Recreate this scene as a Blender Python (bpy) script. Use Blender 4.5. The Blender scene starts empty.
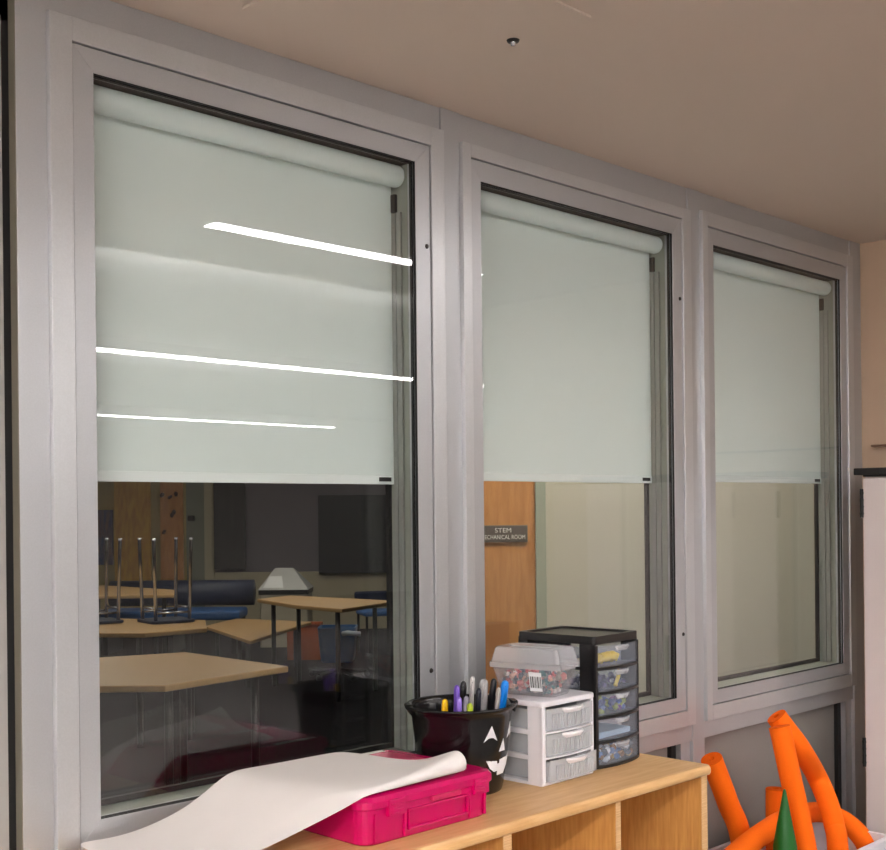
import bpy, bmesh, math, random
from mathutils import Vector, Matrix, Quaternion
random.seed(7)
PI = math.pi
COL = bpy.context.scene.collection
SC = bpy.context.scene

# ------------------------------------------------------------------ camera
W, H, F = 886., 850., 1200.
YAW, ROLL, SY = 0.7885, -0.0104, 84.12
CAM = Vector((-1.1102, -2.08, 1.5))
fw = Vector((math.sin(YAW), math.cos(YAW), 0))
r0 = Vector((math.cos(YAW), -math.sin(YAW), 0)); u0 = Vector((0, 0, 1))
RT = r0*math.cos(ROLL) + u0*math.sin(ROLL)
UP = u0*math.cos(ROLL) - r0*math.sin(ROLL)
cd = bpy.data.cameras.new('camera'); cam = bpy.data.objects.new('camera', cd); COL.objects.link(cam)
cam.matrix_world = Matrix(((RT.x, UP.x, -fw.x, CAM.x), (RT.y, UP.y, -fw.y, CAM.y), (RT.z, UP.z, -fw.z, CAM.z), (0, 0, 0, 1)))
cd.sensor_width = 36; cd.sensor_fit = 'HORIZONTAL'; cd.lens = F*36/W; cd.shift_y = SY/W
cd.clip_start = .05; cd.clip_end = 100
SC.camera = cam

def ray(u, v): return fw + RT*((u-W/2)/F) - UP*((v-H/2-SY)/F)
def onz(u, v, z):                       # measured spot on a level plane (table top, floor)
    d = ray(u, v); return CAM + d*((z-CAM.z)/d.z)
def ony(u, v, y):                       # measured spot on a plane parallel to the window wall
    d = ray(u, v); return CAM + d*((y-CAM.y)/d.y)
def atd(u, v, d): return CAM + ray(u, v)*d

# ------------------------------------------------------------------ materials
def lin(c):
    return tuple(((x/255)/12.92 if x/255 <= .04045 else ((x/255+.055)/1.055)**2.4) for x in c) + (1,)
def mat(name, rgb, rough=.5, metal=0., spec=.5, noise=0., scale=40., stretch=(1, 1, 1), bump=0., rgb2=None, coat=0., trans=0.):
    m = bpy.data.materials.new(name); m.use_nodes = True
    nt = m.node_tree; b = nt.nodes['Principled BSDF']
    b.inputs['Roughness'].default_value = rough; b.inputs['Metallic'].default_value = metal
    b.inputs['Specular IOR Level'].default_value = spec; b.inputs['Coat Weight'].default_value = coat
    b.inputs['Transmission Weight'].default_value = trans
    b.inputs['Base Color'].default_value = lin(rgb)
    if noise or rgb2 or bump:
        tc = nt.nodes.new('ShaderNodeTexCoord'); mp = nt.nodes.new('ShaderNodeMapping'); mp.inputs['Scale'].default_value = stretch
        nz = nt.nodes.new('ShaderNodeTexNoise'); nz.inputs['Scale'].default_value = scale; nz.inputs['Detail'].default_value = 4
        nt.links.new(tc.outputs['Object'], mp.inputs['Vector']); nt.links.new(mp.outputs['Vector'], nz.inputs['Vector'])
        if noise or rgb2:
            mx = nt.nodes.new('ShaderNodeMix'); mx.data_type = 'RGBA'
            c = lin(rgb); c2 = lin(rgb2) if rgb2 else tuple(max(0, x*(1-noise)) for x in c[:3]) + (1,)
            mx.inputs[6].default_value = c2; mx.inputs[7].default_value = c
            rp = nt.nodes.new('ShaderNodeMapRange'); rp.inputs[1].default_value = .35; rp.inputs[2].default_value = .65
            nt.links.new(nz.outputs['Fac'], rp.inputs[0]); nt.links.new(rp.outputs[0], mx.inputs[0])
            nt.links.new(mx.outputs[2], b.inputs['Base Color'])
        if bump:
            bp = nt.nodes.new('ShaderNodeBump'); bp.inputs['Strength'].default_value = bump; bp.inputs['Distance'].default_value = .002
            nt.links.new(nz.outputs['Fac'], bp.inputs['Height']); nt.links.new(bp.outputs[0], b.inputs['Normal'])
    return m
def emit(name, rgb, s):
    m = bpy.data.materials.new(name); m.use_nodes = True; nt = m.node_tree; nt.nodes.clear()
    e = nt.nodes.new('ShaderNodeEmission'); e.inputs[0].default_value = lin(rgb); e.inputs[1].default_value = s
    o = nt.nodes.new('ShaderNodeOutputMaterial'); nt.links.new(e.outputs[0], o.inputs[0]); return m
def glass(name, tint, base=.045, rough=.0):
    # flat glazing: straight-through light plus angle dependent mirror reflection
    m = bpy.data.materials.new(name); m.use_nodes = True; nt = m.node_tree; nt.nodes.clear(); N = nt.nodes.new
    tr = N('ShaderNodeBsdfTransparent'); tr.inputs[0].default_value = lin(tint)
    gl = N('ShaderNodeBsdfGlossy'); gl.inputs['Roughness'].default_value = rough; gl.inputs[0].default_value = (1, 1, 1, 1)
    lw = N('ShaderNodeLayerWeight'); lw.inputs[0].default_value = .5
    pw = N('ShaderNodeMath'); pw.operation = 'POWER'; pw.inputs[1].default_value = 5
    ml = N('ShaderNodeMath'); ml.operation = 'MULTIPLY_ADD'; ml.inputs[1].default_value = 1-base; ml.inputs[2].default_value = base
    mx = N('ShaderNodeMixShader'); o = N('ShaderNodeOutputMaterial')
    nt.links.new(lw.outputs['Facing'], pw.inputs[0]); nt.links.new(pw.outputs[0], ml.inputs[0]); nt.links.new(ml.outputs[0], mx.inputs[0])
    nt.links.new(tr.outputs[0], mx.inputs[1]); nt.links.new(gl.outputs[0], mx.inputs[2]); nt.links.new(mx.outputs[0], o.inputs[0])
    return m
def clear(name, tint, rgb, fac=.3, rough=.2, ribs=0):
    # translucent moulded plastic
    m = bpy.data.materials.new(name); m.use_nodes = True; nt = m.node_tree; b = nt.nodes['Principled BSDF']; N = nt.nodes.new
    b.inputs['Base Color'].default_value = lin(rgb); b.inputs['Roughness'].default_value = rough
    tr = N('ShaderNodeBsdfTransparent'); tr.inputs[0].default_value = lin(tint)
    mx = N('ShaderNodeMixShader'); mx.inputs[0].default_value = fac
    nt.links.new(tr.outputs[0], mx.inputs[1]); nt.links.new(b.outputs[0], mx.inputs[2])
    nt.links.new(mx.outputs[0], nt.nodes['Material Output'].inputs[0]); return m

ALU = mat('anodised_aluminium', (188, 190, 193), .36, .6, .5, noise=.05, scale=300)
ALUS = mat('aluminium_shelf_strip', (199, 201, 203), .34, .6, .5, noise=.05, scale=300)
BLACK = mat('black_gasket', (14, 13, 13), .6)
LINER = mat('cavity_liner', (146, 151, 140), .45, .1)
DARKL = mat('dark_bronze', (40, 37, 33), .5, .3)
RAILM = mat('rail_aluminium', (150, 152, 146), .4, .4)
GLASS = glass('window_glass', (253, 254, 254), .044)
GLASS2 = glass('outer_glass', (248, 250, 249), .03)
FABRIC = mat('blind_fabric', (213, 224, 220), .9, spec=.1, noise=.03, scale=500, bump=.05)
HEM = mat('blind_hem', (221, 229, 226), .6)
ROLLER = mat('blind_roller', (208, 219, 216), .75, noise=.02, scale=300)
CEIL = mat('ceiling_paint', (204, 190, 176), .9, spec=.15, noise=.04, scale=600, bump=.15)
CEIL2 = mat('main_ceiling_paint', (226, 226, 226), .9, spec=.1)
WALLM = mat('beige_wall_paint', (188, 164, 142), .85, spec=.2, noise=.03, scale=400, bump=.1)
WALLN = mat('pale_grey_wall_paint', (212, 208, 204), .85, spec=.2)
CARPET = mat('grey_carpet', (152, 146, 143), .95, spec=.05, noise=.3, scale=250)
PANELM = mat('grey_spandrel', (150, 147, 143), .5, .2, noise=.05, scale=200)
PLY = mat('plywood_top', (222, 181, 128), .38, spec=.4, rgb2=(209, 163, 107), scale=9, stretch=(1, 9, 9))
PLYE = mat('plywood_edge', (226, 188, 138), .4, rgb2=(196, 150, 98), scale=14, stretch=(1, 30, 60))
PLYD = mat('plywood_inside', (206, 152, 84), .5, rgb2=(188, 130, 66), scale=11, stretch=(9, 9, 1))
PAPER = mat('white_paper', (222, 218, 216), .8, spec=.2, noise=.02, scale=12)
PINK = mat('magenta_plastic', (216, 0, 100), .16, spec=.5, trans=.25)
PINKD = mat('magenta_plastic_ribbed', (190, 4, 82), .3, spec=.5)
BKPL = mat('black_plastic', (13, 13, 14), .16)
BKPL2 = mat('black_frame_plastic', (27, 26, 27), .32)
WHPL = mat('white_plastic', (224, 222, 227), .35)
CLEARD = clear('clear_drawer', (246, 248, 252), (205, 212, 224), .13, .10)
CLEARW = clear('frosted_drawer', (236, 238, 240), (232, 234, 237), .42, .25)
CLEARB = clear('clear_box', (246, 246, 247), (222, 222, 226), .14, .10)
CLEARL = clear('clear_lid', (246, 247, 249), (244, 244, 247), .28, .15)
ORANGE = mat('orange_foam', (255, 112, 12), .8, spec=.2, noise=.06, scale=400, bump=.2)
ORANGE2 = mat('orange_foam_end', (228, 92, 12), .9, spec=.1, noise=.1, scale=300)
GREEN = mat('green_cone_plastic', (5, 92, 20), .5)
CAB = mat('cabinet_white', (214, 203, 201), .5, noise=.02, scale=200)
STICK = mat('white_sticker', (225, 225, 228), .5)
TAN = mat('tan_laminate', (188, 152, 104), .4, noise=.05, scale=20)
CHROME = mat('chrome', (200, 200, 205), .18, 1.)
BLKMET = mat('black_metal', (26, 26, 28), .45)
NAVY = mat('navy_vinyl', (36, 46, 72), .5, noise=.2, scale=60)
BLUE = mat('blue_vinyl', (58, 96, 150), .45)
TEAL = mat('blue_tub_plastic', (22, 92, 150), .35)
GREYMET = mat('grey_bin_metal', (196, 196, 194), .35, .3)
DOORW = mat('wood_door', (196, 134, 72), .4, rgb2=(180, 118, 60), scale=7, stretch=(8, 8, 1))
FRAMEG = mat('green_grey_door_frame', (150, 160, 146), .5)
PARTW = mat('partition_wall_paint', (188, 184, 170), .85, spec=.2, noise=.03, scale=300)
SIGNB = mat('sign_grey', (62, 64, 66), .5)
SIGNW = mat('sign_white', (225, 225, 222), .6)
SIGNF = mat('sign_frame', (120, 110, 92), .4, .3)

# ------------------------------------------------------------------ mesh helpers
class MB:
    def __init__(s): s.b = bmesh.new(); s.mi = 0
    def _f(s, vs):
        try:
            f = s.b.faces.new(vs); f.material_index = s.mi; return f
        except ValueError: return None
    def hexa(s, p):                      # 8 points: bottom ring then top ring
        v = [s.b.verts.new(q) for q in p]
        for i in ((3, 2, 1, 0), (4, 5, 6, 7), (0, 1, 5, 4), (1, 2, 6, 5), (2, 3, 7, 6), (3, 0, 4, 7)): s._f([v[j] for j in i])
        return s
    def box(s, x0, x1, y0, y1, z0, z1):
        return s.hexa([(x0, y0, z0), (x1, y0, z0), (x1, y1, z0), (x0, y1, z0), (x0, y0, z1), (x1, y0, z1), (x1, y1, z1), (x0, y1, z1)])
    def rings(s, R, closed=True, cap0=True, cap1=True):
        vr = [[s.b.verts.new(p) for p in r] for r in R]; n = len(R[0])
        for a, c in zip(vr, vr[1:]):
            for i in range(n if closed else n-1):
                j = (i+1) % n; s._f((a[i], a[j], c[j], c[i]))
        if cap0: s._f(list(reversed(vr[0])))
        if cap1: s._f(vr[-1])
        return s
    def tube(s, pts, r, n=12, cap=True):
        pts = [Vector(p) for p in pts]; R = []; k = len(pts)
        t0 = (pts[1]-pts[0]).normalized(); a = t0.orthogonal().normalized(); prev = t0
        for i, p in enumerate(pts):
            t = (pts[min(i+1, k-1)]-pts[max(i-1, 0)]).normalized()
            a = prev.rotation_difference(t) @ a; a = (a - t*a.dot(t)).normalized(); prev = t; b = t.cross(a)
            rr = r[i] if isinstance(r, (list, tuple)) else r
            R.append([p + (a*math.cos(2*PI*j/n) + b*math.sin(2*PI*j/n))*rr for j in range(n)])
        return s.rings(R, True, cap, cap)
    def lathe(s, prof, c=(0, 0, 0), n=32, cap0=False, cap1=False):
        R = [[(c[0]+r*math.cos(2*PI*j/n), c[1]+r*math.sin(2*PI*j/n), c[2]+z) for j in range(n)] for r, z in prof]
        return s.rings(R, True, cap0, cap1)
    def prism(s, poly, z0, z1):
        return s.rings([[(x, y, z0) for x, y in poly], [(x, y, z1) for x, y in poly]])
    def lump(s, c, r, sq=1., n=6, m=4):
        ax = Quaternion((random.uniform(-1, 1), random.uniform(-1, 1), random.uniform(-1, 1)), random.uniform(0, PI)) if False else Quaternion((random.random(), random.random(), random.random(), random.random())).normalized()
        R = []
        for i in range(1, m):
            th = PI*i/m
            R.append([Vector(c) + ax @ Vector((r*math.sin(th)*math.cos(2*PI*j/n), r*math.sin(th)*math.sin(2*PI*j/n), -r*sq*math.cos(th))) for j in range(n)])
        return s.rings(R)
    def build(s, name, m, parent=None, bevel=0., smooth=False, off=None, seg=2, subsurf=0, solid=0.):
        me = bpy.data.meshes.new(name)
        bmesh.ops.recalc_face_normals(s.b, faces=s.b.faces[:])
        s.b.to_mesh(me); s.b.free()
        for q in (m if isinstance(m, list) else [m]): me.materials.append(q)
        o = bpy.data.objects.new(name, me); COL.objects.link(o)
        if parent is not None: o.parent = parent
        if off is not None: me.transform(Matrix.Translation(-Vector(off)))
        if smooth:
            for p in me.polygons: p.use_smooth = True
        if solid:
            d = o.modifiers.new('solid', 'SOLIDIFY'); d.thickness = solid; d.offset = 0
        if bevel:
            d = o.modifiers.new('bevel', 'BEVEL'); d.width = bevel; d.segments = seg; d.limit_method = 'ANGLE'; d.angle_limit = math.radians(40)
        if subsurf:
            d = o.modifiers.new('sub', 'SUBSURF'); d.levels = subsurf; d.render_levels = subsurf
        return o
def tag(o, label, cat, group=None, kind=None):
    o['label'] = label; o['category'] = cat
    if group: o['group'] = group
    if kind: o['kind'] = kind
    return o
def thing(name, label, cat, loc=(0, 0, 0), rz=0., group=None):
    o = bpy.data.objects.new(name, None); COL.objects.link(o); o.empty_display_size = .05
    o.location = loc; o.rotation_euler = (0, 0, rz); return tag(o, label, cat, group)
def struct(o, label=None):
    o['kind'] = 'structure'
    if label: o['label'] = label
    return o
def smooth_path(pts, n=8):
    pts = [Vector(p) for p in pts]; q = [2*pts[0]-pts[1]] + pts + [2*pts[-1]-pts[-2]]; out = []
    for i in range(1, len(q)-2):
        for k in range(n):
            t = k/n; a, b, c, d = q[i-1:i+3]
            out.append(.5*((2*b) + (c-a)*t + (2*a-5*b+4*c-d)*t*t + (3*b-a-3*c+d)*t**3))
    out.append(pts[-1]); return out
def rrect(x0, x1, y0, y1, r, n=5):
    out = []
    for cx, cy, a in ((x1-r, y0+r, -PI/2), (x1-r, y1-r, 0), (x0+r, y1-r, PI/2), (x0+r, y0+r, PI)):
        for i in range(n+1): out.append((cx+r*math.cos(a+PI/2*i/n), cy+r*math.sin(a+PI/2*i/n)))
    return out

# ------------------------------------------------------------------ room shell
CZ = 2.49; SOF = -1.95; RWX = 3.242
struct(MB().box(-6, 14, -14, 0, -.1, 0).build('floor', CARPET), 'dark carpet floor of the room')
struct(MB().box(-6, RWX+.12, SOF, .3, CZ, CZ+.65).build('ceiling', CEIL), 'low beige soffit ceiling above the windows')
mc = MB(); mc.box(-6, 14, -14, SOF, 3.1, 3.2); mc.box(RWX+.12, 14, SOF, -.0, 3.1, 3.2)
struct(mc.build('ceiling', CEIL2), 'higher white ceiling of the main room')
struct(MB().box(RWX, RWX+.12, SOF, .2, 0, CZ).build('wall_right', WALLM), 'beige painted wall at right')
struct(MB().box(-6, 14, -14.1, -14, 0, 3.15).build('wall_back', WALLN))
struct(MB().box(-6.1, -6, -14, 0, 0, 3.15).build('wall_left', WALLN))
struct(MB().box(14, 14.1, -14, 0, 0, 3.15).build('wall_far', WALLN))
struct(MB().box(RWX+.12, 14, 0, .1, 0, 3.15).build('wall_beside', WALLN))
# access panel seam and sprinkler cap on the soffit
ap = MB(); ap.box(.29, .82, -.147-.45, -.147, CZ-.005, CZ)
struct(ap.build('trim_1', CEIL, bevel=.001), 'flush access panel in the soffit ceiling')
t = thing('ceiling_anchor', 'small round metal anchor stud on the beige soffit ceiling', 'ceiling anchor', (.792, -.412, CZ-.005))
MB().lathe([(.0001, -.004), (.012, -.004), (.014, 0)], n=20, cap0=True).build('base_disc', DARKL, t, smooth=True)
MB().lathe([(.0001, -.012), (.005, -.011), (.006, -.004)], n=16, cap0=True).build('stud', CHROME, t, smooth=True)

# ------------------------------------------------------------------ window wall
PX = 1.0848; SZ0, SZ1, OZ0, OZ1 = .873, 2.384, .917, 2.331; SR, OL, OR = .9434, .0498, .8932
ST0, ST1 = .826, 2.430
wf = MB()
mull = [(-.106, -.046), (.9885, 1.0535), (.9885+PX, 1.0535+PX), (3.158, RWX)]
wf.box(mull[0][0], mull[0][1], 0, .12, 0, CZ)
for a, b in mull[1:]: wf.box(a, b, 0, .12, 0, CZ)
wf.box(-1.4, -.106, 0, .12, 2.44, CZ)
wfo = struct(wf.build('wall_front', ALU, bevel=.0012), 'silver aluminium window framing wall')
for i in range(3):
    a, b = mull[i][1], mull[i+1][0]
    h = MB().box(a, b, .004, .12, ST1 if i != 1 else 2.418, CZ).build('header', ALU, wfo, bevel=.001)
    h = MB().box(a, b, .004, .12, .772, ST0).build('bottom_rail', ALU, wfo, bevel=.001)
    p = MB().box(a, b, .045, .06, 0, .772).build('spandrel_panel', PANELM, wfo)
    g = MB()
    g.box(b-.075, b-.05, .03, .045, 0, .772); g.build('spandrel_gasket', BLACK, wfo)
    MB().box(b-.05, b, .012, .045, 0, .772).build('spandrel_jamb', ALU, wfo)
    MB().box(a, a+.012, .012, .045, 0, .772).build('spandrel_jamb', ALU, wfo)
# bay at the far left: recessed panel behind a black gasket
g = MB(); g.box(-.20, -.106, .026, .06, 0, 2.44); g.box(-1.4, -.106, .026, .06, 2.40, 2.44)
g.build('edge_gasket', BLACK, wfo)
MB().box(-.1075, -.1058, .0015, .026, 0, 2.44).build('edge_trim', mat('olive_edge', (118, 113, 100), .5), wfo)
MB().box(-1.4, ony(4.5, 400, .018).x, .018, .026, 0, 2.405).build('recessed_panel', mat('recessed_panel_grey', (150, 148, 144), .5), wfo)
MB().box(-6, -1.4, 0, .12, 0, CZ).build('wall_panel', WALLM, wfo)

def ringframe(mb, o, i, y0, y1):          # four mitred members between outer and inner rectangles (x0,x1,z0,z1)
    ox0, ox1, oz0, oz1 = o; ix0, ix1, iz0, iz1 = i
    for A, B, C_, D in (((ox0, oz0), (ox1, oz0), (ix1, iz0), (ix0, iz0)), ((ox1, oz0), (ox1, oz1), (ix1, iz1), (ix1, iz0)),
                        ((ox1, oz1), (ox0, oz1), (ix0, iz1), (ix1, iz1)), ((ox0, oz1), (ox0, oz0), (ix0, iz0), (ix0, iz1))):
        mb.hexa([(p[0], y1, p[1]) for p in (A, B, C_, D)] + [(p[0], y0, p[1]) for p in (A, B, C_, D)])
blind_lab = ['pale roller blind in the leftmost window, half lowered above a view of tables',
             'pale roller blind in the middle window, half lowered above the wooden door',
             'pale roller blind in the rightmost window beside the white cabinet']
for k in range(3):
    X = k*PX; OL = (.0455, .039, .037)[k]; OZ1 = (2.336, 2.331, 2.331)[k]
    win = bpy.data.objects.new('window_%d' % (k+1), None); COL.objects.link(win); win.location = (X, 0, SZ0)
    struct(win, ['leftmost aluminium window', 'middle aluminium window', 'rightmost aluminium window'][k])
    off = (X, 0, SZ0)
    xl = X-.046 if k == 0 else X-.0313
    zt1 = ST1 if k != 1 else 2.418
    for x0, x1, a, b in ((xl, X, ST0, zt1), (X+SR, X+.9885, ST0, zt1), (X, X+SR, SZ1, zt1), (X, X+SR, ST0, SZ0)):
        MB().box(x0, x1, -.012, .05, a, b).build('outer_frame', ALUS, win, bevel=.0015, off=off)
    m = MB(); ringframe(m, (X-.002, X+SR+.002, SZ0-.002, SZ1+.002), (X+.01, X+SR-.01, SZ0+.01, SZ1-.01), .006, .04)
    m.build('seal', BLACK, win, off=off)
    m = MB(); ringframe(m, (X+.0022, X+SR-.0022, SZ0+.0022, SZ1-.0022), (X+OL, X+OR, OZ0, OZ1), -.007, .022)
    m.build('sash', ALU, win, bevel=.0010, off=off)
    m = MB(); ringframe(m, (X+OL-.004, X+OR+.004, OZ0-.004, OZ1+.004), (X+OL+.0005, X+OR-.003, OZ0+.001, OZ1-.002), -.0055, -.0005)
    ringframe(m, (X+OL-.004, X+OR+.004, OZ0-.004, OZ1+.004), (X+OL+.0005, X+OR-.003, OZ0+.001, OZ1-.003), .0035, .012)
    m.build('gasket', BLACK, win, off=off)
    m = MB(); m.box(X+OL-.003, X+OR+.003, -.0005, .0035, OZ0-.003, OZ1+.003); m.build('inner_pane', GLASS, win, off=off)
    m = MB(); m.box(X+OL-.02, X+OL, .022, .105, OZ0-.02, OZ1+.02); m.box(X+OR, X+OR+.02, .022, .105, OZ0-.02, OZ1+.02)
    m.box(X+OL, X+OR, .022, .105, OZ0-.02, OZ0-.001)
    m.build('cavity_liner', LINER, win, off=off)
    m = MB(); m.box(X+OL, X+OR, .022, .105, OZ1, OZ1+.02); m.build('cavity_head', DARKL, win, off=off)
    m = MB(); ringframe(m, (X+OL, X+OR, OZ0, OZ1), (X+OL+.010, X+OR-.010, OZ0+.012, OZ1-.012), .088, .1)
    m.build('outer_gasket', BLACK, win, off=off)
    m = MB(); m.box(X+OL, X+OR, .093, .097, OZ0, OZ1); m.build('outer_pane', GLASS2, win, off=off)
    for zz in ((2.137, 1.109) if k < 2 else ()):
        m = MB(); m.lathe([(.0001, .0035), (.0045, .003), (.006, 0)], n=14, cap0=True)
        s = m.build('screw', DARKL, win, smooth=True); s.rotation_euler = (PI/2, 0, 0); s.location = (SR-.014, -.007, zz-SZ0)
    # roller blind in the glazing cavity
    b = thing('roller_blind', blind_lab[k], 'roller blind', (X+(OL+OR)/2, .05, 2.285), 0, 'roller blinds in the three windows')
    off = tuple(b.location); R = .0265; zc = OZ1-.0275
    m = MB(); n = 28; rr = []
    prof = [(X+OL+.004, R*.8), (X+OL+.006, R), (X+OR-.011, R), (X+OR-.005, R*.93), (X+OR-.002, R*.72), (X+OR-.001, .003)]
    for x, r in prof: rr.append([(x, .050+r*math.cos(2*PI*j/n), zc+r*math.sin(2*PI*j/n)) for j in range(n)])
    m.rings(rr); m.build('roller_tube', ROLLER, b, off=off, smooth=True)
    BZ = (1.5615, 1.573, 1.580)[k]
    m = MB(); m.box(X+OL+.008, X+OR-.005, .0745, .0757, BZ+.02, zc); m.build('fabric', FABRIC, b, off=off)
    m = MB(); m.box(X+OL+.008, X+OR-.005, .072, .0785, BZ, BZ+.022); m.build('hem_bar', HEM, b, off=off, bevel=.002)
    m = MB(); m.box(X+OR-.056, X+OR-.016, .0712, .0722, BZ+.007, BZ+.017); m.build('hem_tag', BLACK, b, off=off)
    m = MB(); m.box(X+OR-.009, X+OR, .058, .072, 2.225, 2.268); m.build('end_bracket', BLACK, b, off=off)
    m = MB(); m.box(X+OR-.008, X+OR-.001, .040, .054, OZ0, 2.222); m.box(X+OR-.008, X+OR-.001, .058, .071, OZ0, 2.222); m.box(X+OR-.004, X+OR-.001, .040, .071, OZ0, 2.222)
    m.build('guide_rail', RAILM, b, off=off, bevel=.001)

# ------------------------------------------------------------------ plywood bookcase
ZS = .874; FY = -.487; BX0, BX1 = -.06, 1.404
t = thing('bookcase', 'low plywood cubby bookcase standing under the windows', 'bookcase', (.67, -.26, 0)); off = tuple(t.location)
m = MB(); zt = ZS-.026; nn = 6
R = []
for x in (BX0, BX1):
    R.append([(x, -.03, zt), (x, -.03, ZS), (x, FY+.010, ZS)] + [(x, FY+.010-.010*math.sin(PI*i/nn), (ZS+zt)/2+(ZS-zt)/2*math.cos(PI*i/nn)) for i in range(1, nn)] + [(x, FY+.010, zt)])
m.rings(R); m.build('worktop', PLY, t, off=off)
m = MB(); m.box(BX1-.001, BX1+.001, FY+.006, -.03, zt+.001, ZS-.001); m.build('edge_banding', PLYE, t, off=off)
for x0, x1 in ((BX0, BX0+.022), (.29, .308), (.664, .688), (1.036, 1.052), (1.378, 1.402)):
    m = MB(); m.box(x0, x1, FY+.012, -.034, 0, zt); m.build('upright_panel', PLYD, t, off=off)
    m = MB(); m.box(x0-.0003, x1+.0003, FY+.010, FY+.0122, 0, zt); m.build('front_edging', PLYE, t, off=off)
m = MB(); m.box(BX0+.022, 1.378, -.046, -.034, 0, zt); m.build('back_panel', PLYD, t, off=off)
m = MB(); m.box(BX0+.022, 1.378, FY+.02, -.046, .06, .08); m.build('bottom_shelf', PLYD, t, off=off)
for a, b in ((BX0+.022, .29), (.308, .664), (.688, 1.036), (1.052, 1.378)):
    m = MB(); m.box(a, b, FY+.02, -.046, .44, .458); m.build('shelf', PLYD, t, off=off)

# ------------------------------------------------------------------ magenta pencil case
cx0, cx1, cy0, cy1, z0, z1 = .350, .704, -.416, -.102, ZS, .968
t = thing('storage_case', 'translucent magenta plastic storage case on the bookcase under white paper', 'storage case', ((cx0+cx1)/2, (cy0+cy1)/2, ZS)); off = tuple(t.location)
def shell(x0, x1, y0, y1, a, b, r, dr=0.):
    return [[(x, y, z) for x, y in rrect(x0+d, x1-d, y0+d, y1-d, r)] for z, d in ((a, dr+.004), (a+.004, dr), (b, 0))]
m = MB(); m.rings(shell(cx0, cx1, cy0, cy1, z0, .943, .03, .005)); m.build('body', PINK, t, off=off, smooth=False, bevel=.001)
m = MB()
m.rings([[(x, y, z) for x, y in rrect(cx0-d, cx1+d, cy0-d, cy1+d, .032)] for z, d in ((.943, .004), (.945, .006), (.958, .006), (.966, .001), (z1, -.008))])
m.build('lid', PINK, t, off=off, bevel=.001)
m = MB()
m.rings([[(x, y, z) for x, y in rrect(cx0+.03, cx1-.03, cy0+.03, cy1-.03, .03)] for z in (z1-.001, z1+.002)]); m.build('lid_panel', PINKD, t, off=off, bevel=.001)
for xa in (.405, .638):
    m = MB(); m.box(xa, xa+.042, cy0-.009, cy0+.004, .925, .957)
    for q in range(4): m.box(xa+.004, xa+.038, cy0-.0105, cy0-.008, .929+q*.006, .932+q*.006)
    m.build('latch', PINK, t, off=off, bevel=.0015)
m = MB(); m.box(.46, .625, cy0-.005, cy0+.006, .889, .894); m.box(.46, .625, cy0-.005, cy0+.006, .925, .930); m.box(.46, .465, cy0-.005, cy0+.006, .894, .925); m.box(.62, .625, cy0-.005, cy0+.006, .894, .925)
m.build('front_rib', PINK, t, off=off, bevel=.0015)
m = MB(); m.box(.52, .60, cy0-.008, cy0+.004, .934, .944); m.build('lid_grip', PINKD, t, off=off, bevel=.002)
m = MB(); m.box(cx1-.004, cx1+.018, -.385, -.30, .946, .958); m.build('side_lip', PINK, t, off=off, bevel=.003)
for xa in (.375, .450, .630, .672): MB().box(xa, xa+.006, cy0-.002, cy0+.004, .880, .935).build('corner_rib', PINK, t, off=off, bevel=.001)

# ------------------------------------------------------------------ white paper sheet with a curled front edge
rows_curl = [75, 110, 145, 180, 215, 250, 290, 330]
def flatcol(p):
    p = [Vector(q) for q in p]; out = p[:4]; n = len(rows_curl)-1
    for i in range(n): out.append(p[3].lerp(p[4], (i+1)/n))
    return out
def curlcol(x0, x1, yb, zs_, yc, r, xe):
    out = [Vector((x0, yb, zs_)), Vector(((x0*2+x1)/3, yb+(yc-yb)*.4, zs_)), Vector(((x0+x1*2)/3, yc+(yb-yc)*.22+r*.6, zs_+.001))]
    for a in rows_curl:
        th = math.radians(a); out.append(Vector((x1+(xe-x1)*(a/330), yc+r*math.cos(th), .972+r+r*math.sin(th))))
    return out
cols = [flatcol([(-.022, -.026, .890), (-.02, -.07, .884), (-.015, -.12, .880), (-.01, -.18, .878), (0, -.27, .877)]),
        flatcol([(.03, -.028, .886), (.03, -.08, .883), (.035, -.14, .881), (.04, -.2, .880), (.05, -.30, .878)]),
        flatcol([(.094, -.034, .886), (.09, -.1, .886), (.09, -.17, .886), (.09, -.24, .885), (.09, -.325, .883)]),
        flatcol([(.196, -.070, .921), (.188, -.14, .917), (.18, -.21, .912), (.168, -.28, .906), (.15, -.352, .897)]),
        flatcol([(.262, -.096, .982), (.262, -.17, .974), (.262, -.25, .960), (.255, -.32, .946), (.245, -.378, .928)]),
        flatcol([(.30, -.10, .986), (.30, -.18, .984), (.31, -.26, .981), (.31, -.34, .976), (.31, -.412, .958)]),
        curlcol(.37, .37, -.10, .984, -.412, .0045, .37),
        curlcol(.45, .45, -.10, .984, -.408, .009, .452),
        curlcol(.515, .535, -.103, .984, -.404, .0145, .545),
        curlcol(.562, .604, -.106, .984, -.402, .0235, .630)]
m = MB(); V = [[m.b.verts.new(p) for p in c[:11]] for c in cols]
for a, b in zip(V, V[1:]):
    for i in range(len(a)-1): m._f((a[i], a[i+1], b[i+1], b[i]))
o = m.build('paper_sheet', PAPER, smooth=True, subsurf=3, solid=.0008)
tag(o, 'large white paper sheet with a curled edge draped over the magenta case', 'paper')
m = MB(); m.hexa([(.552, -.126, .9684), (.668, -.124, .9684), (.668, -.111, .9684), (.552, -.111, .9684), (.552, -.126, .9696), (.668, -.124, .9696), (.668, -.111, .9696), (.552, -.111, .9696)])
tag(m.build('paper_strip', PAPER), 'thin white paper strip along the back edge of the magenta case', 'paper strip')

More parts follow.
